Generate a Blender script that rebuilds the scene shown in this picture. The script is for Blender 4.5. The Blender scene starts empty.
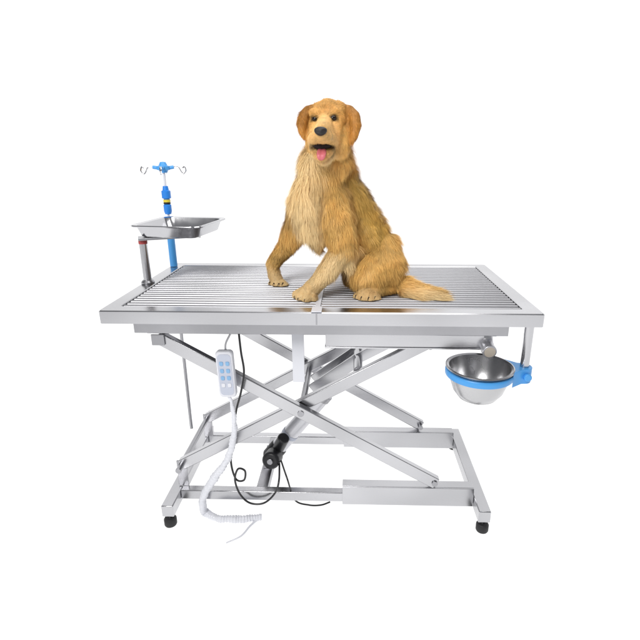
import bpy, bmesh, math, random
import numpy as np
from mathutils import Vector, Matrix, noise
from mathutils.bvhtree import BVHTree
random.seed(7); rng = np.random.default_rng(7)
C = bpy.context.scene.collection
R = math.radians
# ------------------------------------------------------------ camera
F, PX, PY = 490.0, 337.5, 320.0
CH = 1.2
pit, yaw = R(18.6), R(1.5)
CAM = Vector((0, 0, CH))
cd = Vector((-math.sin(yaw)*math.cos(pit), math.cos(yaw)*math.cos(pit), -math.sin(pit)))
cr = Vector((math.cos(yaw), math.sin(yaw), 0))
cu = cr.cross(cd)
cam = bpy.data.cameras.new('camera'); co = bpy.data.objects.new('camera', cam); C.objects.link(co)
co.location = CAM; co.rotation_euler = (math.pi/2 - pit, 0, yaw)
cam.sensor_width = 36; cam.lens = F/640*36; cam.shift_x = -(PX-320)/640; cam.clip_end = 100; cam.clip_start = .02
bpy.context.scene.camera = co
def ray(px, py): return cd + cr*((px-PX)/F) + cu*((PY-py)/F)
def atY(px, py, y):
    r = ray(px, py); return CAM + r*(y/r.y)
def atZ(px, py, z):
    r = ray(px, py); return CAM + r*((z-CH)/r.z)
def mpp(p): return (p-CAM).dot(cd)/F
# ------------------------------------------------------------ materials
def mat(name, col, rough=.5, metal=0., bump=0., bscale=80., var=0., stretch=None, trans=0., spec=.5, emis=None, coat=0.):
    m = bpy.data.materials.new(name); m.use_nodes = True
    nt = m.node_tree; b = nt.nodes['Principled BSDF']
    b.inputs['Base Color'].default_value = (*col, 1); b.inputs['Roughness'].default_value = rough
    b.inputs['Metallic'].default_value = metal; b.inputs['Specular IOR Level'].default_value = spec
    b.inputs['Coat Weight'].default_value = coat
    if emis: b.inputs['Emission Color'].default_value = (1,1,1,1); b.inputs['Emission Strength'].default_value = emis
    if bump or var:
        tc = nt.nodes.new('ShaderNodeTexCoord'); mp = nt.nodes.new('ShaderNodeMapping'); nz = nt.nodes.new('ShaderNodeTexNoise')
        nt.links.new(tc.outputs['Object'], mp.inputs[0]); nt.links.new(mp.outputs[0], nz.inputs['Vector'])
        mp.inputs['Scale'].default_value = stretch or (1,1,1)
        nz.inputs['Scale'].default_value = bscale; nz.inputs['Detail'].default_value = 4
        if bump:
            bp = nt.nodes.new('ShaderNodeBump'); bp.inputs['Strength'].default_value = bump; bp.inputs['Distance'].default_value = .002
            nt.links.new(nz.outputs['Fac'], bp.inputs['Height']); nt.links.new(bp.outputs[0], b.inputs['Normal'])
        if var:
            mr = nt.nodes.new('ShaderNodeMapRange'); mr.inputs['To Min'].default_value = max(0, rough-var); mr.inputs['To Max'].default_value = rough+var
            nt.links.new(nz.outputs['Fac'], mr.inputs['Value']); nt.links.new(mr.outputs[0], b.inputs['Roughness'])
            n2 = nt.nodes.new('ShaderNodeTexNoise'); n2.inputs['Scale'].default_value = 3.5; n2.inputs['Detail'].default_value = 1
            nt.links.new(tc.outputs['Object'], n2.inputs['Vector'])
            mx = nt.nodes.new('ShaderNodeMix'); mx.data_type = 'RGBA'
            mx.inputs[6].default_value = (*[c*.66 for c in col], 1); mx.inputs[7].default_value = (*[min(1, c*1.25) for c in col], 1)
            nt.links.new(n2.outputs['Fac'], mx.inputs[0]); nt.links.new(mx.outputs[2], b.inputs['Base Color'])
    return m
STEEL = mat('brushed_steel', (.54,.54,.56), .24, 1., .015, 30, .05, (1,20,20))
STEEL2 = mat('satin_steel', (.40,.40,.42), .32, 1., .02, 40, .06)
ROD = mat('rod_steel', (.42,.42,.44), .42, 1.)
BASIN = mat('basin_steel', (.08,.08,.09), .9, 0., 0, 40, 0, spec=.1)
DARKST = mat('dark_steel', (.40,.40,.43), .38, 1., .03, 40, .1)  # darker, rougher steel tone
PIPE = mat('pale_satin_metal', (.62,.62,.65), .34, .75)
PIPEIN = mat('pipe_inside', (.56,.50,.42), .6, 0)
CHROME = mat('chrome', (.60,.60,.62), .12, 1.)
POL = mat('polished_steel', (.52,.52,.54), .16, 1., .02, 25, .06)
BOWLM = mat('bowl_steel', (.52,.52,.53), .26, 1., .05, 14, .06)
BLACK = mat('black_plastic', (.012,.012,.014), .4)
RUBBER = mat('black_rubber', (.015,.015,.017), .6)
WHITE = mat('white_plastic', (.70,.71,.76), .35)
GREYP = mat('pale_grey_plastic', (.50,.53,.62), .4)
BLUE = mat('blue_plastic', (.02,.22,.72), .35)
LBLUE = mat('light_blue_plastic', (.07,.34,.76), .35)
YEL = mat('yellow_plastic', (.75,.60,.05), .4)
RED = mat('dull_red_paint', (.38,.05,.05), .5)
BTN = mat('pale_blue_button', (.22,.42,.66), .4)
WRAP = mat('wrapping_plastic', (.74,.75,.80), .28, 0, .4, 90, 0, (1,1,1), 0, .6)
GLOWM = mat('glowing_white_sweep', (.3,.3,.3), .9, emis=.96, spec=0)  # added white glow for floor and backdrop, washes out shadows
GLOWM.cycles.emission_sampling = 'NONE'
EYE = mat('dark_brown_eye', (.012,.006,.003), .12, spec=.4)
NOSE = mat('black_nose', (.012,.010,.010), .36, 0, .5, 600)
TONG = mat('pink_tongue', (.60,.14,.165), .45, 0, .3, 400)
MOUTH = mat('dark_mouth', (.016,.004,.004), .6)
CLAW = mat('dark_claw', (.03,.018,.012), .35)
# ------------------------------------------------------------ builders
ROOTS = {}
def thing(name, label, cat, loc=(0,0,0), group=None):
    o = bpy.data.objects.new(name, None); C.objects.link(o); o.location = loc; o.empty_display_size = .05
    o['label'] = label; o['category'] = cat
    if group: o['group'] = group
    ROOTS[o.name] = Vector(loc); return o
def link_mesh(name, me, m, parent):
    o = bpy.data.objects.new(name, me); C.objects.link(o)
    if m: me.materials.append(m)
    if parent is not None:
        o.parent = parent
        if parent.name in ROOTS: o.matrix_parent_inverse = Matrix.Translation(-ROOTS[parent.name])
    return o
def obj(name, bm, m, parent=None, bev=0, ang=35):
    bmesh.ops.recalc_face_normals(bm, faces=bm.faces[:])
    for f in bm.faces: f.smooth = True
    me = bpy.data.meshes.new(name); bm.to_mesh(me); bm.free()
    me.set_sharp_from_angle(angle=R(ang))
    o = link_mesh(name, me, m, parent)
    if bev:
        md = o.modifiers.new('bevel', 'BEVEL'); md.width = bev; md.segments = 3; md.limit_method = 'ANGLE'; md.angle_limit = R(40); md.harden_normals = False
    return o
def B(): return bmesh.new()
def box(bm, x0, x1, y0, y1, z0, z1):
    v = [bm.verts.new((x, y, z)) for x in (x0, x1) for y in (y0, y1) for z in (z0, z1)]
    for f in ((0,1,3,2),(4,6,7,5),(0,4,5,1),(2,3,7,6),(0,2,6,4),(1,5,7,3)): bm.faces.new([v[i] for i in f])
    return bm
def bar(bm, p0, p1, w, t, side=Vector((0,1,0))):
    p0, p1 = Vector(p0), Vector(p1); d = (p1-p0).normalized(); s = (side - d*side.dot(d)).normalized(); u = s.cross(d)
    v = [bm.verts.new(p + s*(a*t/2) + u*(b*w/2)) for p in (p0, p1) for a in (-1, 1) for b in (-1, 1)]
    for f in ((0,1,3,2),(4,6,7,5),(0,4,5,1),(2,3,7,6),(0,2,6,4),(1,5,7,3)): bm.faces.new([v[i] for i in f])
    return bm
def crom(pts, n):
    P = [Vector(p) for p in pts]; P = [P[0]*2-P[1]] + P + [P[-1]*2-P[-2]]; out = []
    for i in range(1, len(P)-2):
        a, b, c, d = P[i-1:i+3]
        for k in range(n):
            t = k/n; out.append(.5*((2*b)+(c-a)*t+(2*a-5*b+4*c-d)*t*t+(3*b-a-3*c+d)*t**3))
    out.append(P[-2]); return out
def tube(bm, pts, r, seg=12, smooth=0, caps=True):
    pts = crom(pts, smooth) if smooth else [Vector(p) for p in pts]
    n = len(pts); rs = r if callable(r) else (lambda t: r)
    d = (pts[1]-pts[0]).normalized(); s = d.orthogonal().normalized(); rings = []
    for i, p in enumerate(pts):
        dn = (pts[min(i+1, n-1)] - pts[max(i-1, 0)]).normalized()
        s = (s - dn*s.dot(dn)).normalized(); u = dn.cross(s); rr = rs(i/(n-1))
        rings.append([bm.verts.new(p + (s*math.cos(a)+u*math.sin(a))*rr) for a in [2*math.pi*k/seg for k in range(seg)]])
    for a, b in zip(rings, rings[1:]):
        for k in range(seg): bm.faces.new((a[k], a[(k+1)%seg], b[(k+1)%seg], b[k]))
    if caps: bm.faces.new(rings[0]); bm.faces.new(rings[-1][::-1])
    return bm
def lathe(bm, c, prof, seg=40, M=None):
    c = Vector(c); rings = []
    for r, z in prof:
        if r < 1e-6: rings.append([bm.verts.new(c + ((M @ Vector((0,0,z))) if M else Vector((0,0,z))))])
        else:
            ring = []
            for k in range(seg):
                a = 2*math.pi*k/seg; v = Vector((r*math.cos(a), r*math.sin(a), z)); ring.append(bm.verts.new(c + ((M @ v) if M else v)))
            rings.append(ring)
    for a, b in zip(rings, rings[1:]):
        for k in range(seg):
            q = (k+1) % seg
            if len(a) == 1 and len(b) == 1: continue
            if len(a) == 1: bm.faces.new((a[0], b[q], b[k]))
            elif len(b) == 1: bm.faces.new((a[k], a[q], b[0]))
            else: bm.faces.new((a[k], a[q], b[q], b[k]))
    return bm
def rrect(x0, x1, y0, y1, r, n=5):
    out = []
    for cx, cy, a0 in ((x1-r,y1-r,0),(x0+r,y1-r,90),(x0+r,y0+r,180),(x1-r,y0+r,270)):
        for k in range(n+1):
            a = R(a0+90*k/n); out.append((cx+r*math.cos(a), cy+r*math.sin(a)))
    return out
def loft(bm, rings, closed=False, cap0=False, cap1=False, M=None):
    L = [[bm.verts.new((M @ Vector(p)) if M else p) for p in ring] for ring in rings]
    pairs = list(zip(L, L[1:])) + ([(L[-1], L[0])] if closed else [])
    for a, b in pairs:
        for k in range(len(a)): bm.faces.new((a[k], a[(k+1)%len(a)], b[(k+1)%len(a)], b[k]))
    if cap0: bm.faces.new(L[0][::-1])
    if cap1: bm.faces.new(L[-1])
    return bm
def ball(bm, c, r, s=(1,1,1), M=None, sub=3):
    m = Matrix.Translation(Vector(c)) @ (M.to_4x4() if M else Matrix.Identity(4)) @ Matrix.Diagonal((r*s[0], r*s[1], r*s[2], 1))
    bmesh.ops.create_icosphere(bm, subdivisions=sub, radius=1, matrix=m); return bm
# ------------------------------------------------------------ setting
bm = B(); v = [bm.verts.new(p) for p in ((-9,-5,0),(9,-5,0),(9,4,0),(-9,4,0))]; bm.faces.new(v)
fl = obj('floor', bm, GLOWM); fl['kind'] = 'structure'
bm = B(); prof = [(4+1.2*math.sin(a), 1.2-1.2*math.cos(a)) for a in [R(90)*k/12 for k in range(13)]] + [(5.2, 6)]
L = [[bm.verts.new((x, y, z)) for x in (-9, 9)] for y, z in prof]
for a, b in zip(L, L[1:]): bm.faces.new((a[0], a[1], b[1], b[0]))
bd = obj('backdrop', bm, GLOWM); bd['kind'] = 'structure'
# ------------------------------------------------------------ lift table
X0, X1, Y0, Y1, ZT = -.684, .520, 1.25, 1.875, .80
T = thing('lift_table', 'stainless steel scissor lift veterinary table with rod grille top and black feet', 'operating table', (-.08, 1.6, 0))
def rr(ins, z, r=.008): return [(x, y, z) for x, y in rrect(X0+ins, X1-ins, Y0+ins, Y1-ins, r)]
bm = B(); loft(bm, [rr(.000,.763), rr(0,.797), rr(.003,.80), rr(.043,.80), rr(.045,.798), rr(.045,.776), rr(.012,.766), rr(.006,.763)], closed=True)
rim = obj('table_rim', bm, STEEL, T)
sx = atZ(318, 305, .8).x
box(bm := B(), sx-.014, sx+.014, Y0-.0015, Y0+.046, .801, .8035); obj('seam_plate', bm, WHITE, T, .0008)
obj('seam_strip', box(B(), sx-.002, sx+.002, Y0-.0015, Y0-.0003, .765, .7995), STEEL2, T)
obj('joint_bar', box(B(), sx-.0075, sx+.0075, Y0+.0465, Y1-.0465, .786, .8005), WHITE, T, .001)
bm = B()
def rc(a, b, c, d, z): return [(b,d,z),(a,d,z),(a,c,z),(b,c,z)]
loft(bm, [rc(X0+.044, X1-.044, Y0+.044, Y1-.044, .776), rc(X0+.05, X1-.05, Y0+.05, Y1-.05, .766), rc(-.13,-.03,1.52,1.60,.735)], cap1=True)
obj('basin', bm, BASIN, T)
for gx0, gx1 in ((X0+.049, sx-.008), (sx+.008, X1-.049)):
    bm = B(); n = 23
    for i in range(n):
        y = Y0+.057 + (Y1-Y0-.114)*i/(n-1); tube(bm, [(gx0, y, .794), (gx1, y, .794)], .0062, 12)
    for x in (gx0+.006, gx1-.006, (gx0+gx1)/2): tube(bm, [(x, Y0+.05, .782), (x, Y1-.05, .782)], .005, 8)
    obj('rod_grille', bm, ROD, T)
bm = B()
for y, z in ((1.30, .718), (1.795, .705)): box(bm, -.615, .445, y, y+.03, z, .7625)
for x in (-.60, -.10, .42): box(bm, x, x+.03, 1.3305, 1.7945, .712, .760)
for y in (1.415, 1.755): box(bm, -.63, .45, y, y+.06, .674, .7115)
obj('under_frame', bm, STEEL2, T, .0015)
bm = B(); box(bm, -.07, .388, 1.3315, 1.345, .670, .7115); box(bm, -.072, .390, 1.3305, 1.410, .664, .6695)
obj('drain_tray', bm, STEEL, T, .0015)
ZA, ZB, ZC, ZD = .658, .136, .174, .640
XA0, XA1, XB0, XB1 = -.595, .300, -.583, .250
for y in (1.425, 1.800):
    s = 1 if y < 1.6 else -1
    bm = B(); bar(bm, (XA0, y, ZA), (XA1, y, ZB), .041, .024); obj('scissor_arm', bm, STEEL, T, .003)
    bm = B(); bar(bm, (XB0, y+s*.030, ZC), (XB1, y+s*.030, ZD), .040, .024); obj('scissor_arm', bm, STEEL, T, .003)
def shaft(x, z, r, y0=1.41, y1=1.815, name='cross_shaft', m=STEEL2):
    obj(name, tube(B(), [(x, y0, z), (x, y1, z)], r, 20), m, T, .001)
shaft(-.157, .401, .011); shaft(XA0, ZA, .010); shaft(XB0, ZC, .010); shaft(XB1, ZD, .010)
for x, z in ((XA1-.006, ZB+.004),):
    for y0, y1 in ((1.408, 1.4125), (1.437, 1.454), (1.770, 1.7875)): obj('pivot_pin', tube(B(), [(x, y0, z), (x, y1, z)], .010, 20), STEEL2, T, .001)
for y in (1.409, 1.813): obj('pivot_bracket', box(B(), XA0-.02, XA0+.02, y-.003, y+.002, .638, .6735), STEEL2, T, .001)
obj('push_tube', tube(B(), [(.03, 1.47, .530), (.03, 1.755, .530)], .016, 20), STEEL, T)
obj('push_tube', tube(B(), [(.20, 1.47, .625), (.20, 1.755, .625)], .012, 20), STEEL, T)
for y in (1.565, 1.645):
    obj('push_lever', bar(B(), (.03, y, .53), (-.13, y, .41), .045, .008), STEEL, T, .001)
    obj('push_lever', bar(B(), (.03, y+.009, .53), (.20, y+.009, .625), .036, .008), STEEL, T, .001)
for x in (-.607, .452): obj('base_rail', box(B(), x-.02, x+.02, 1.34, 1.86, .042, .086), STEEL, T, .003)
for y in (1.42, 1.775): obj('base_beam', box(B(), -.5865, .4315, y, y+.030, .052, .088), STEEL, T, .003)
for y in (1.4145, 1.7695):
    bm = B(); box(bm, -.02, .431, y, y+.005, .046, .118); box(bm, -.02, .431, y+.0055, y+.042, .1115, .118); box(bm, -.02, .431, y+.0365, y+.042, .046, .111)
    obj('roller_channel', bm, STEEL, T, .001)
obj('base_crossbar', box(B(), -.325, -.285, 1.4505, 1.7745, .054, .086), STEEL2, T, .002)
for y in (1.446, 1.768): obj('pivot_bracket', box(B(), -.6, -.565, y, y+.006, .0885, .19), STEEL2, T, .001)
for x in (-.607, .452):
    for y in (1.355, 1.845):
        f = obj('foot', lathe(B(), (x, y, 0), [(0,0),(.019,0),(.021,.004),(.021,.024),(.017,.030),(0,.030)], 28), RUBBER, T)
        obj('foot_stud', lathe(B(), (x, y, 0), [(0,.029),(.007,.029),(.007,.043),(0,.043)], 14), CHROME, f)
obj('hanging_plate', box(B(), *(lambda a, b: (a.x, b.x))(atY(292,340,1.405), atY(304,340,1.405)), 1.398, 1.405, atY(298,382,1.4).z, .715), WHITE, T, .001)
# actuator
a0 = Vector((-.305, 1.605, .098)); a1 = Vector((.03, 1.605, .53)); ad = (a1-a0).normalized()
ac = obj('actuator', tube(B(), [a0+ad*.07, a0+ad*.36], .030, 28), PIPE, T, .002)
obj('actuator_rod', tube(B(), [a0+ad*.34, a1], .014, 16), STEEL, ac)
obj('end_collar', tube(B(), [a0+ad*.33, a0+ad*.355], .033, 24), STEEL2, ac, .001)
obj('middle_collar', tube(B(), [a0+ad*.13, a0+ad*.145], .032, 24), GREYP, ac, .001)
q = a0+ad*.045
obj('gearbox', tube(B(), [a0+ad*.0, a0+ad*.012, a0+ad*.065, a0+ad*.075], lambda t: .034 if .2 < t < .8 else .027, 24), BLACK, ac, .003)
m0 = q+Vector((.0,-.034,.0)); u_ = Vector((-.12,-1,.22)).normalized()
obj('motor', tube(B(), [m0-u_*.006, m0, m0+u_*.050, m0+u_*.058], lambda t: .033 if .2 < t < .8 else .026, 28), BLACK, ac, .003)
e_ = m0+u_*.058; obj('end_cap', tube(B(), [e_-u_*.001, e_+u_*.006], .011, 24), STEEL2, ac, .002)
obj('motor_housing', tube(B(), [q+Vector((.012,-.02,.02)), q+Vector((.04,-.045,.085))], .022, 24), BLACK, ac, .005)
obj('actuator_pin', tube(B(), [(a0.x,1.56,a0.z+.01),(a0.x,1.65,a0.z+.01)], .009, 12), STEEL2, T, .001)
for y in (1.558, 1.646): obj('actuator_bracket', box(B(), a0.x-.014, a0.x+.014, y, y+.007, .0865, .125), STEEL2, T, .001)
# drain pipe
dp = atY(487, 338, 1.335)
obj('drain_pipe', tube(B(), [(dp.x, 1.352, .7115), (dp.x, 1.350, .700), (dp.x,1.344,.686), (dp.x+.001, 1.328, .674), (dp.x+.002, 1.300, .669)], .0205, 32, 5, True), PIPE, T, .002)
e = Vector((dp.x+.002, 1.300, .669)); dd = Vector((.001,-.028,-.005)).normalized()
obj('pipe_mouth', tube(B(), [e-dd*.004, e+dd*.0008], .0160, 28), PIPEIN, T)
# ------------------------------------------------------------ tray + post
px_, PYc = -.664, 1.55
TR = thing('instrument_tray', 'shallow rectangular stainless tray with rolled rim on a post at the left edge', 'tray', (-.55,1.63,.95))
Mx = Matrix.Translation((-.562, 1.625, .003)) @ Matrix.Rotation(R(-7), 4, 'Z')
def tr(w, d, z, r=.03): return [(x, y, z) for x, y in rrect(-w/2, w/2, -d/2, d/2, r, 6)]
k = .076; kd = .076
bm = B(); loft(bm, [tr(.255-k,.265-kd,.953,.02), tr(.262-k,.272-kd,.956,.024), tr(.285-k,.295-kd,.988), tr(.31-k,.32-kd,.990), tr(.313-k,.323-kd,.987), tr(.310-k,.320-kd,.984), tr(.289-k,.299-kd,.984), tr(.266-k,.276-kd,.953,.024), tr(.255-k,.265-kd,.950,.02)], cap0=True, cap1=True, M=Mx)
obj('pan', bm, POL, TR)
PO = thing('tray_post', 'upright steel tube with a red collar holding up the tray', 'post', (px_, PYc, .66))
obj('tube', tube(B(), [(px_, PYc, .665), (px_, PYc, .944)], .0125, 24), STEEL, PO)
obj('support_plate', bar(B(), (px_-.012, PYc-.005, .948), (-.50, 1.62, .948), .05, .008, Vector((0,0,1))), STEEL2, PO, .001)
obj('collar', tube(B(), [(px_, PYc, .931), (px_, PYc, .942)], .0138, 24), RED, PO)
obj('flange', lathe(B(), (px_, PYc, 0), [(.0127,.8005),(.021,.8005),(.021,.806),(.016,.812),(.0127,.812)], 28), STEEL2, PO)
obj('socket', tube(B(), [(px_, PYc, .70), (px_, PYc, .762)], .0165, 24), STEEL2, PO)
obj('knob', tube(B(), [(px_, PYc-.016, .72), (px_, PYc-.04, .72)], .012, 12), BLACK, PO, .002)
# ------------------------------------------------------------ IV stand
IX, IY = -.668, 1.81
IV = thing('drip_stand', 'slim drip stand with blue fittings and chrome hooks behind the tray', 'drip stand', (IX, IY, .1))
obj('pole', tube(B(), [(IX, IY, .10), (IX, IY, .94)], .0065, 16), STEEL2, IV)
obj('upper_rod', tube(B(), [(IX, IY, .94), (IX, IY, 1.17)], .0045, 16), WHITE, IV)
obj('sleeve', tube(B(), [(IX, IY, .801), (IX, IY, .93)], .0135, 20), LBLUE, IV, .001)
obj('sleeve_clamp', tube(B(), [(IX, IY, .735), (IX, IY, .7625)], .014, 20), STEEL2, IV, .002)
def ivz(py): return atY(166, py, IY).z
obj('grip', lathe(B(), (IX, IY, 0), [(0,ivz(214)),(.011,ivz(214)),(.014,ivz(211)),(.014,ivz(205)),(.010,ivz(204)),(.010,ivz(199)),(.016,ivz(198)),(.016,ivz(191)),(.011,ivz(190)),(.009,ivz(186)),(0,ivz(186))], 24), BLUE, IV)
obj('band', lathe(B(), (IX, IY, 0), [(.0108,ivz(202.2)),(.0125,ivz(202)),(.0125,ivz(199.8)),(.0108,ivz(199.4))], 24), YEL, IV)
obj('dark_band', lathe(B(), (IX, IY, 0), [(.0108,ivz(204)),(.0128,ivz(203.8)),(.0128,ivz(202.5)),(.0108,ivz(202.3))], 24), BLACK, IV)
hz = ivz(168)
obj('hub', lathe(B(), (IX, IY, 0), [(0,hz-.016),(.012,hz-.016),(.016,hz-.008),(.023,hz-.006),(.023,hz+.006),(.015,hz+.009),(.010,hz+.020),(0,hz+.022)], 24), LBLUE, IV)
for k in range(4):
    a = R(12+90*k); u = Vector((math.cos(a), math.sin(a), 0)); o0 = Vector((IX, IY, hz))
    pts = [o0+u*.018, o0+u*.035+Vector((0,0,.004)), o0+u*.052+Vector((0,0,.002)), o0+u*.060+Vector((0,0,-.012)), o0+u*.068+Vector((0,0,-.020)), o0+u*.077+Vector((0,0,-.010)), o0+u*.073+Vector((0,0,.004)), o0+u*.066+Vector((0,0,0))]
    obj('hook', tube(B(), pts, .0022, 8, 6), CHROME, IV)
    obj('hook_sleeve', tube(B(), [o0+u*.016, o0+u*.036+Vector((0,0,.003))], .0062, 12), LBLUE, IV)
# ------------------------------------------------------------ bowl holder + bowl
HB = thing('bowl_holder', 'chrome post with a blue plastic ring hanging under the right front corner', 'bowl holder', (.497,1.30,.6))
pxp = .497
obj('post', tube(B(), [(pxp, 1.29, .600), (pxp, 1.29, .7628)], .0125, 24), STEEL, HB)
bc = Vector((.372, 1.292, 0)); zr = .630
obj('ring', lathe(B(), bc, [(.0876,zr-.027),(.094,zr-.027),(.096,zr-.024),(.096,zr-.012),(.094,zr-.009),(.0876,zr-.009)] + [(.0876,zr-.027)], 64), LBLUE, HB)
arc = [(bc.x+.0950*math.cos(R(t)), bc.y+.0950*math.sin(R(t))) for t in range(-34, 35, 4)]
poly = arc + [(pxp-.012,1.315)] + [(pxp+.021*math.cos(R(t)), 1.290+.024*math.sin(R(t))) for t in range(80, -81, -16)] + [(pxp-.012,1.265)]
obj('clamp', loft(B(), [[(x, y, z) for x, y in poly] for z in (zr-.042, zr+.002)], cap0=True, cap1=True), LBLUE, HB, .006)
obj('screw', tube(B(), [(pxp+.002, 1.2665, zr-.02), (pxp+.002, 1.255, zr-.02)], .011, 18), LBLUE, HB, .003)
BW = thing('metal_bowl', 'round polished steel bowl sitting in the blue ring under the table', 'bowl', (bc.x, bc.y, zr-.1))
obj('bowl', lathe(B(), (bc.x, bc.y, zr), [(0,-.101),(.042,-.101),(.055,-.094),(.071,-.072),(.082,-.040),(.0868,-.006),(.094,-.0035),(.0965,-.001),(.0955,.002),(.092,.003),(.086,.000),(.0805,-.038),(.069,-.069),(.053,-.090),(.040,-.096),(0,-.096)], 72), BOWLM, BW)
# ------------------------------------------------------------ remote
rt, rb = atY(224, 350, 1.375), atY(229, 396, 1.375)
RC = thing('remote_control', 'white handset with pale blue buttons hanging under the front of the table', 'remote control', tuple((rt+rb)/2))
hgt = (rt-rb).length; ax = (rt-rb).normalized(); Mr = Matrix.Translation((rt+rb)/2) @ Vector((0,0,1)).rotation_difference(ax).to_matrix().to_4x4()
def rs(w, hh, y): return [(x, y, z) for x, z in rrect(-w/2, w/2, -hh/2, hh/2, .012, 6)]
RCb = obj('body', loft(B(), [rs(.046,hgt-.008,.011), rs(.053,hgt-.001,.007), rs(.054,hgt,-.006), rs(.050,hgt-.004,-.011), rs(.047,hgt-.006,-.012)], cap0=True, cap1=True, M=Mr), WHITE, RC)
obj('face_plate', loft(B(), [rs(.042,hgt-.02,-.0115), rs(.042,hgt-.02,-.0132)], cap0=True, cap1=True, M=Mr), GREYP, RC)
for r_ in range(4):
    for c_ in (-1, 1):
        bm = B(); cx, cz = c_*.0095, .038-r_*.024
        loft(bm, [[(cx+x, -.0130, cz+z) for x, z in rrect(-.0060,.0060,-.0066,.0066,.003,4)], [(cx+x, -.0155, cz+z) for x, z in rrect(-.0054,.0054,-.0060,.0060,.003,4)]], cap0=True, cap1=True, M=Mr)
        obj('button', bm, BTN if r_ < 3 else WHITE, RC)
hk = atY(231, 336, 1.375)
obj('hanger', tube(B(), [rt+Vector((.004,.003,-.01)), rt+Vector((.006,.003,.02)), hk+Vector((0,0,.01)), Vector((hk.x, 1.383, .705)), Vector((hk.x,1.416,.71))], .003, 10, 6), STEEL2, RC)
# ------------------------------------------------------------ cables
def onf(px, py, r): return atZ(px, py, r)
pts = [rb+Vector((0,0,.004))] + [atY(a, b, y) for a, b, y in ((233,410,1.374),(234,432,1.372),(228,458,1.37),(213,480,1.37),(203,498,1.375))] + [onf(205,512,.013), onf(218,518,.013), onf(240,519,.013), onf(262,517,.012)]
bm = B(); tube(bm, pts, lambda t: .0050 if t < .06 else (.0055+.0065*min(1,(t-.06)/.3))*(1+.08*math.sin(t*2*math.pi*74)+.06*math.sin(t*31)), 18, 90)
for v in bm.verts:
    v.co += noise.noise_vector(v.co*45)*.0035
    if v.co.z < .001: v.co.z = .001
wc = obj('wrapped_cable', bm, WRAP, ang=80); wc['label'] = 'thick cable in crumpled clear white wrapping curling from handset to floor'; wc['category'] = 'cable'
pts = [onf(258,519,.006), onf(250,526,.005), onf(241,536,.004), onf(226,543,.003)]
w2 = obj('cable_tail', tube(B(), pts, lambda t: .0045-.002*t, 10, 8), WRAP, wc)
pts = [Vector((hk.x+.02,1.39,.70))] + [atY(a, b, y) for a, b, y in ((241,352,1.385),(244,372,1.385),(241,392,1.39),(236,412,1.40),(233,440,1.40),(231,462,1.40),(236,479,1.402),(244,480,1.400),(245,471,1.394),(238,469,1.390),(235,480,1.392),(240,494,1.398),(250,503,1.40),(264,503,1.40),(275,493,1.405),(279,480,1.408))]
bc1 = obj('black_cable', tube(B(), pts + [m0+Vector((.02,-.012,-.01))], .0034, 10, 10), BLACK); bc1['label'] = 'thin black cable looping down from under the tabletop to the motor'; bc1['category'] = 'cable'
pts = [m0+Vector((.022,-.002,-.01)), atY(287,478,1.41), onf(295,500,.02), onf(309,505,.004), onf(321,505,.004), onf(330,502,.004)]
bc2 = obj('black_cable', tube(B(), pts, .003, 10, 10), BLACK); bc2['label'] = 'short black cable end lying on the white floor behind the front beam'; bc2['category'] = 'cable'
# ------------------------------------------------------------ dog
DG = thing('dog', 'golden retriever sitting on the tabletop with mouth open and pink tongue showing', 'dog', (-.02, 1.48, .80))
S = []
GOLD=(.76,.46,.135); LIGHT=(.93,.70,.36); DARK=(.50,.225,.045); FACE=(.71,.385,.105); MUZ=(.80,.50,.19); PAW=(.90,.66,.33); BACK=(.57,.345,.080); GROOVESHADE=(.36,.19,.036)
def chain(nodes, flow, ln, col, step=.35):
    P = [(atY(a, b, y), r) for a, b, y, r in nodes]; P = [(p, r*mpp(p)) for p, r in P]
    fl_ = Vector((flow[0], flow[2] if len(flow) > 2 else 0, -flow[1])).normalized()
    for i in range(len(P)-1 if len(P) > 1 else 1):
        p0, r0 = P[i]; p1, r1 = P[min(i+1, len(P)-1)]
        n = max(1, int((p1-p0).length/(min(r0, r1)*step)))
        for k in range(n+1): t = k/n; S.append((p0.lerp(p1, t), r0+(r1-r0)*t, fl_, ln, col))
chain([(328,138,1.42,17),(328,150,1.43,19.5),(325,162,1.435,22)], (.05,1), .030, GOLD)
chain([(337,149,1.43,13),(338,162,1.42,14)], (.35,1), .044, GOLD)
chain([(318,151,1.405,12.5),(312,165,1.405,14)], (-.3,1), .042, LIGHT)
chain([(322,164,1.435,21),(321,185,1.44,25),(321,203,1.45,27)], (-.05,1), .034, GOLD)
chain([(313,178,1.405,16),(308,200,1.40,18),(311,220,1.41,17)], (-.05,1), .046, LIGHT)
chain([(317,224,1.43,17),(319,236,1.44,12)], (.05,1), .036, LIGHT)
chain([(337,166,1.455,13),(343,187,1.475,17),(355,211,1.49,20.5),(368,234,1.50,20.5),(377,254,1.50,19)], (.42,.9), .032, BACK)
chain([(333,208,1.47,25),(343,226,1.495,25),(356,243,1.51,24),(368,258,1.51,21)], (.3,1), .030, GOLD)
chain([(352,262,1.48,12),(353,276,1.48,11)], (.2,1), .022, GROOVESHADE)  # shade painted into the fur colour, groove between foreleg and thigh
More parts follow.
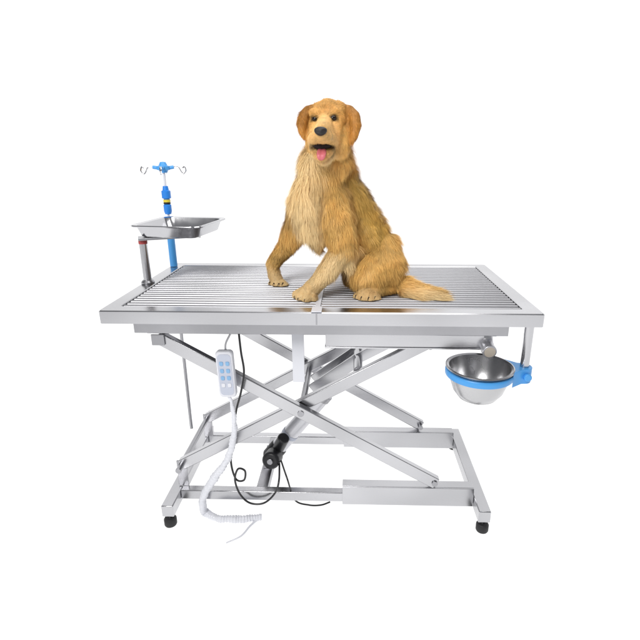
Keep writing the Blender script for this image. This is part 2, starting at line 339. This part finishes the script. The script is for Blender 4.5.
# near shoulder and fore leg
chain([(333,197,1.425,16.5),(336,218,1.410,19),(341,236,1.404,16),(343,248,1.402,13.5)], (.12,1), .030, GOLD)
chain([(351,249,1.412,8.5),(346,262,1.405,7.5)], (.5,1), .040, LIGHT)
chain([(341,252,1.400,12.5),(331,266,1.396,10),(320,280,1.392,8.8)], (-.1,1), .018, LIGHT)
chain([(320,280,1.392,8.8),(311,289,1.386,8.3)], (-.5,.7), .012, PAW)
NT = [(297,294.5,1.390),(300.5,297.0,1.368),(307,299.0,1.355),(313.5,299.0,1.364)]
for a, b, y in NT: chain([(309,290.5,1.388,7),(a,b,y,4.6)], (-.6,.5), .008, PAW)
# far fore leg, wrist bent
chain([(304,206,1.49,16.5),(298,224,1.51,13.5),(290,240,1.53,10.8)], (0,1), .026, GOLD)
chain([(291,240,1.53,10),(280.5,254,1.545,8.2),(273,264,1.553,7)], (-.1,1), .018, GOLD)
chain([(273,264,1.553,6.8),(274,274,1.552,6.3),(277,281,1.548,6)], (.1,.9), .011, PAW)
FT = [(272,284.5,1.546),(276,286.8,1.531),(281,287,1.528),(285,285.5,1.536)]
for a, b, y in FT: chain([(276,280,1.552,5.6),(a,b,y,4.0)], (.1,.9), .007, PAW)
# near hind leg
chain([(386,246,1.475,14),(385,264,1.455,20),(373,270,1.436,19),(364,277,1.423,14.5)], (.15,1), .028, GOLD)
chain([(388,284,1.46,13),(376,288,1.42,10),(366,291,1.40,8)], (.2,.8), .016, GOLD)
HT = [(357.5,297.0,1.395),(363,299.5,1.378),(370,300.3,1.372),(376.5,299.5,1.382)]
for a, b, y in HT: chain([(369,291.5,1.40,6.8),(a,b,y,4.5)], (-.3,.8), .008, PAW)
chain([(390,280,1.50,13),(380,284,1.53,12),(365,280,1.57,12)], (.3,1), .02, GOLD)
# tail
chain([(395,281,1.46,10),(409,288,1.43,8.5),(424,291.5,1.42,7.5),(437,295.0,1.415,6)], (1,.0), .036, GOLD)
chain([(404,292,1.42,5),(422,297,1.395,6),(438,299,1.39,5)], (.9,.25), .038, LIGHT)
# head
chain([(329,120,1.39,17.5),(326.5,121,1.380,15.5)], (.1,1,.8), .010, FACE)
chain([(329,113,1.39,13),(325.5,113,1.378,11.5)], (.1,-.3,1), .010, FACE)
chain([(319.5,111,1.390,8),(338.5,110.5,1.395,9)], (.1,-.3,1), .010, FACE)
chain([(314.0,113.6,1.357,4.3),(318.5,114.4,1.351,3.5)], (-.3,-.5,1), .008, FACE)
chain([(335.0,113.0,1.361,4.7),(330.0,114.2,1.353,3.5)], (.3,-.5,1), .008, FACE)
chain([(314.5,124.5,1.362,5.5),(317,131,1.345,7.2)], (-.3,.6,1), .007, FACE)
chain([(336,124.0,1.368,6.5),(333,131,1.350,8.2)], (.3,.6,1), .007, FACE)
chain([(312.5,134,1.385,9),(316,144,1.378,9.5)], (-.4,.8,.3), .020, GOLD)
chain([(342,134,1.39,10),(339,146,1.388,12)], (.4,.8,.3), .024, GOLD)
chain([(324.3,121.5,1.352,6.8),(323,127,1.320,8.0),(321.2,132.0,1.276,7.8)], (0,-.2,1), .006, MUZ)
chain([(321.8,134.0,1.290,8.2),(324,134.0,1.335,10.2)], (0,.1,1), .006, MUZ)
chain([(315.5,136.5,1.284,4.8),(313.8,138.5,1.325,5.6),(313,140,1.35,5.5)], (-.4,.5,.8), .006, MUZ)
chain([(326.8,136.5,1.284,5.0),(331.0,138.5,1.327,6.0),(334.5,140,1.355,6)], (.4,.5,.8), .006, MUZ)
chain([(312.0,143.0,1.352,3.2),(313.8,149.5,1.328,3.2),(317.0,154.5,1.306,3.3),(321.5,157.0,1.298,3.4),(326.2,154.5,1.306,3.3),(330.8,149.5,1.330,3.3),(334,143.0,1.357,3.2)], (0,1,.3), .008, MUZ)
chain([(325,152,1.375,10.5),(322.5,157,1.335,6.5),(321.8,159,1.312,4.2)], (0,1,.4), .014, LIGHT)
# ears
chain([(314.5,107.5,1.395,3.6),(308,109.5,1.388,4.0),(303.2,115.5,1.380,4.7),(301.6,123.5,1.372,4.8),(302.2,131,1.368,3.5),(303.8,136.5,1.367,1.8)], (-.02,1), .012, DARK)
chain([(308.5,116,1.395,5),(306.8,124,1.384,4.4),(306,130,1.376,3)], (0,1), .010, DARK)
chain([(342.5,107.5,1.40,3.8),(349.5,109.5,1.394,4.5),(354.8,116,1.386,5.4),(356,125,1.379,5.6),(354.5,133.5,1.373,4.2),(352,140.5,1.371,2.0)], (0,1), .013, DARK)
chain([(347.5,116,1.40,5.5),(349.8,125,1.390,5.2),(350,132,1.382,3.6)], (0,1), .010, DARK)
bm = B()
for c, r, *_ in S: ball(bm, c, r, sub=2)
me = bpy.data.meshes.new('tmp'); bm.to_mesh(me); bm.free()
tmp = bpy.data.objects.new('tmp', me); C.objects.link(tmp)
md = tmp.modifiers.new('r', 'REMESH'); md.mode = 'VOXEL'; md.voxel_size = .0032
md = tmp.modifiers.new('s', 'SMOOTH'); md.factor = .5; md.iterations = 4
dg = bpy.context.evaluated_depsgraph_get(); ev = tmp.evaluated_get(dg)
bme = bpy.data.meshes.new_from_object(ev); bme.name = 'body'
bpy.data.objects.remove(tmp)
n = len(bme.vertices); V = np.empty(n*3, np.float32); bme.vertices.foreach_get('co', V); V = V.reshape(-1, 3)
V[:, 2] = np.maximum(V[:, 2], .8010); bme.vertices.foreach_set('co', V.ravel()); bme.update()
SC = np.array([s[0][:] for s in S]); SR = np.array([s[1] for s in S]); SF = np.array([s[2][:] for s in S]); SL = np.array([s[3] for s in S]); SK = np.array([s[4] for s in S])
def assign(P):
    out = {'f': [], 'l': [], 'k': []}
    for i in range(0, len(P), 4000):
        q_ = P[i:i+4000]; d = np.sqrt(((q_[:, None]-SC[None])**2).sum(-1)) - SR[None]
        w = np.exp(-(d-d.min(1, keepdims=True))/.006); w /= w.sum(1, keepdims=True)
        out['f'].append(w @ SF); out['l'].append(w @ SL); out['k'].append(w @ SK)
    return [np.concatenate(out[k]) for k in 'flk']
_, _, VK = assign(V)
def setcol(me_, col):
    at = me_.color_attributes.new('Col', 'FLOAT_COLOR', 'POINT')
    at.data.foreach_set('color', np.c_[col, np.ones(len(col))].astype(np.float32).ravel())
for p in bme.polygons: p.use_smooth = True
bvh = BVHTree.FromPolygons([tuple(v) for v in V.tolist()], [tuple(p.vertices) for p in bme.polygons])
def hit(px, py):
    r = ray(px, py).normalized(); h = bvh.ray_cast(CAM, r); return (h[0], r) if h[0] else (atY(px, py, 1.35), r)
eyes = [hit(315.6, 118.8)[0], hit(333.0, 118.2)[0]]
noseP = hit(320.6, 131.3)[0]
mouthP = atY(322.5, 146.6, 1.345)
def hueclip(K):
    m = K.max(1, keepdims=True); return K*np.minimum(1, .93/np.maximum(m, 1e-6))
def shade(P, K):
    K = K.copy()
    nzv = np.array([noise.noise(Vector(p)*13) for p in P.tolist()])
    K *= (1+.38*nzv)[:, None]
    for e_ in eyes:
        d = np.sqrt(((P-np.array(e_[:]))**2*np.array([.7,1,1.3])).sum(1)); K *= (1-.85*np.clip(1-(d-.0078)/.006, 0, 1))[:, None]
    d = np.sqrt((((P-np.array(mouthP[:]))*np.array([.72,.6,1]))**2).sum(1)); K *= (1-.92*np.clip(1-(d-.021)/.006, 0, 1))[:, None]
    return K
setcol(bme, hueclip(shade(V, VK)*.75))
FUR = bpy.data.materials.new('golden_fur'); FUR.use_nodes = True; nt = FUR.node_tree; b = nt.nodes['Principled BSDF']
va = nt.nodes.new('ShaderNodeVertexColor'); va.layer_name = 'Col'; nt.links.new(va.outputs[0], b.inputs['Base Color'])
b.inputs['Roughness'].default_value = .5; b.inputs['Specular IOR Level'].default_value = .3
body = link_mesh('body', bme, FUR, DG)
bme.calc_loop_triangles(); nt_ = len(bme.loop_triangles); TI = np.empty(nt_*3, np.int32); bme.loop_triangles.foreach_get('vertices', TI); TI = TI.reshape(-1, 3)
A, Bv, Cv = V[TI[:,0]], V[TI[:,1]], V[TI[:,2]]
cr_ = np.cross(Bv-A, Cv-A); ar = np.linalg.norm(cr_, axis=1)/2; NR = cr_/(2*ar[:, None]+1e-12)
cen = (A+Bv+Cv)/3
_, tl, _ = assign(cen.astype(np.float64))
wgt = ar*np.clip(.018/np.maximum(tl, .003), .8, 3.2); wgt[cen[:,2] < .803] = 0
N = 340000
ti = rng.choice(nt_, N, p=wgt/wgt.sum()); u1, u2 = rng.random(N), rng.random(N); m_ = u1+u2 > 1; u1[m_] = 1-u1[m_]; u2[m_] = 1-u2[m_]
P = (A[ti]+(Bv-A)[ti]*u1[:, None]+(Cv-A)[ti]*u2[:, None]).astype(np.float64); Nn = NR[ti].astype(np.float64)
ff, fl2, fk = assign(P)
keep = np.ones(N, bool)
for e_ in eyes: keep &= ((P-np.array(e_[:]))**2*np.array([.8,1,1.6])).sum(1) > .0076**2
keep &= ((P-np.array(noseP[:]))**2).sum(1) > .0125**2
keep &= (((P-np.array(mouthP[:]))*np.array([.72,.6,1]))**2).sum(1) > .021**2
P, Nn, ff, fl2, fk = P[keep], Nn[keep], ff[keep], fl2[keep], fk[keep]; N = len(P)
cl1 = np.array([noise.noise_vector(Vector(p)*20)[:] for p in P.tolist()]); cl2 = np.array([noise.noise_vector(Vector(p)*130)[:] for p in P.tolist()]); cl3 = np.array([noise.noise_vector(Vector(p)*55+Vector((5,5,5)))[:] for p in P.tolist()])
tan = ff - Nn*(ff*Nn).sum(1, keepdims=True); tan /= (np.linalg.norm(tan, axis=1, keepdims=True)+1e-6)
up_ = np.where(fl2 < .012, .42, .22)[:, None]
D = tan + Nn*up_ + cl1*.50 + cl2*.18 + rng.normal(0, .14, (N, 3)); D /= np.linalg.norm(D, axis=1, keepdims=True)
Ln = fl2*(.6+.6*rng.random(N))*(1+.5*cl1[:, 0])*np.where(rng.random(N) > .95, 1.45, 1.)
W = np.cross(D, Nn); W /= (np.linalg.norm(W, axis=1, keepdims=True)+1e-6)
wd = np.where(fl2 > .015, .00044, .00036)[:, None]*(.7+.6*rng.random(N))[:, None]
g = np.array([0,0,-1.])
p0 = P - Nn*.0006; p1 = p0 + D*Ln[:, None]*.5; D2 = D + tan*.5 + g*.35 - Nn*.16 + cl3*.75; D2 /= np.linalg.norm(D2, axis=1, keepdims=True); p2 = p1 + D2*Ln[:, None]*.5
for q_ in (p1, p2): q_[:, 2] = np.maximum(q_[:, 2], .8015)
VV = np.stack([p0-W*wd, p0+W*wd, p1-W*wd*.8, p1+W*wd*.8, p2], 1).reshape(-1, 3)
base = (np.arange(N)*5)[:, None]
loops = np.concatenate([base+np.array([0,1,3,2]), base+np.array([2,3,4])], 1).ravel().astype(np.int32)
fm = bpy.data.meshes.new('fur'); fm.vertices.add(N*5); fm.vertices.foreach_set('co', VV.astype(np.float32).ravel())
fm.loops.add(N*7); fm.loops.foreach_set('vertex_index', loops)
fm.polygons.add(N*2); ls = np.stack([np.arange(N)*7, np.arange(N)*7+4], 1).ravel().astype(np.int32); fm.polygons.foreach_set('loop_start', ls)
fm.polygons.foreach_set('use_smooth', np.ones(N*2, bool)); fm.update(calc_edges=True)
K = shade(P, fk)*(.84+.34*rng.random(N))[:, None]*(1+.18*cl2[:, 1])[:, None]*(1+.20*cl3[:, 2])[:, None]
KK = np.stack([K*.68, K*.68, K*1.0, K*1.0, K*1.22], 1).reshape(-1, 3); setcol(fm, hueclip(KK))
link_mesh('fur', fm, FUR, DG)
toc = lambda p, d: p + (CAM-p).normalized()*d
for e_ in eyes: obj('eye', ball(B(), toc(e_, -.0042), .0088, (1.05,1,.88)), EYE, DG)
for tl_ in (NT, FT, HT):
    for a_, b_, y_ in tl_:
        c_ = atY(a_, b_, y_); r_ = 4.6*mpp(c_); fd = Vector((-.5, -1, 0)).normalized()
        tip = Vector((c_.x, c_.y, .8065)) + fd*(r_+.0015)
        obj('claw', tube(B(), [tip-fd*.006+Vector((0,0,.004)), tip-fd*.002+Vector((0,0,.003)), tip+fd*.0030+Vector((0,0,-.003))], lambda t: .0021*(1-.75*t), 8, 3), CLAW, DG)
bm = B(); nc = toc(noseP, .000); ball(bm, nc, 1, (.0155,.010,.0108))
for v in bm.verts:
    dz = (v.co.z-nc.z)/.0108; v.co.x = nc.x+(v.co.x-nc.x)*(1+.20*dz)
    for s_ in (-1, 1):
        d = (Vector((v.co.x, 0, v.co.z))-Vector((nc.x+s_*.007, 0, nc.z-.001))).length
        if d < .004 and v.co.y < nc.y: v.co.y += .004*(1-d/.004)
obj('nose', bm, NOSE, DG, ang=180)
obj('mouth', ball(B(), mouthP, 1, (.029,.032,.0230)), MOUTH, DG)
tp = [(atY(322,148.5,1.335), .010, .004), (atY(321.8,150.5,1.312), .0120, .005), (atY(321.5,152.9,1.292), .0120, .0045), (atY(321.2,155.5,1.283), .0112, .004), (atY(321,158.5,1.284), .0095, .0035), (atY(320.9,160.5,1.287), .0055, .002)]
bm = B(); rings = []
for i, (p, w, t_) in enumerate(tp):
    d = (tp[min(i+1,5)][0]-tp[max(i-1,0)][0]).normalized(); s_ = Vector((1,0,0)); up = d.cross(s_).normalized()
    rings.append([tuple(p+s_*w*math.cos(a)+up*t_*math.sin(a)*(1-.45*math.exp(-(math.cos(a)/.3)**2))) for a in [2*math.pi*k/20 for k in range(20)]])
loft(bm, rings, cap0=True, cap1=True); tg = obj('tongue', bm, TONG, DG, ang=180)
md = tg.modifiers.new('sub', 'SUBSURF'); md.levels = 1; md.render_levels = 2
# ------------------------------------------------------------ light
w = bpy.data.worlds.new('World'); bpy.context.scene.world = w; w.use_nodes = True
w.node_tree.nodes['Background'].inputs[0].default_value = (.95,.96,1,1); w.node_tree.nodes['Background'].inputs[1].default_value = .24
def area(name, loc, target, size, power):
    l = bpy.data.lights.new(name, 'AREA'); l.energy = power; l.size = size; l.color = (1,.99,.97)
    o = bpy.data.objects.new(name, l); C.objects.link(o); o.location = loc
    o.rotation_euler = (Vector(target)-Vector(loc)).to_track_quat('-Z', 'Y').to_euler()
area('key_softbox', (-1.1,-.7,2.5), (0,1.5,.8), 1.2, 66)
area('top_softbox', (.3,1.4,3.0), (0,1.6,.8), 1.8, 30)
sc = bpy.context.scene; sc.view_settings.view_transform = 'Standard'; sc.view_settings.look = 'None'; sc.view_settings.exposure = 0
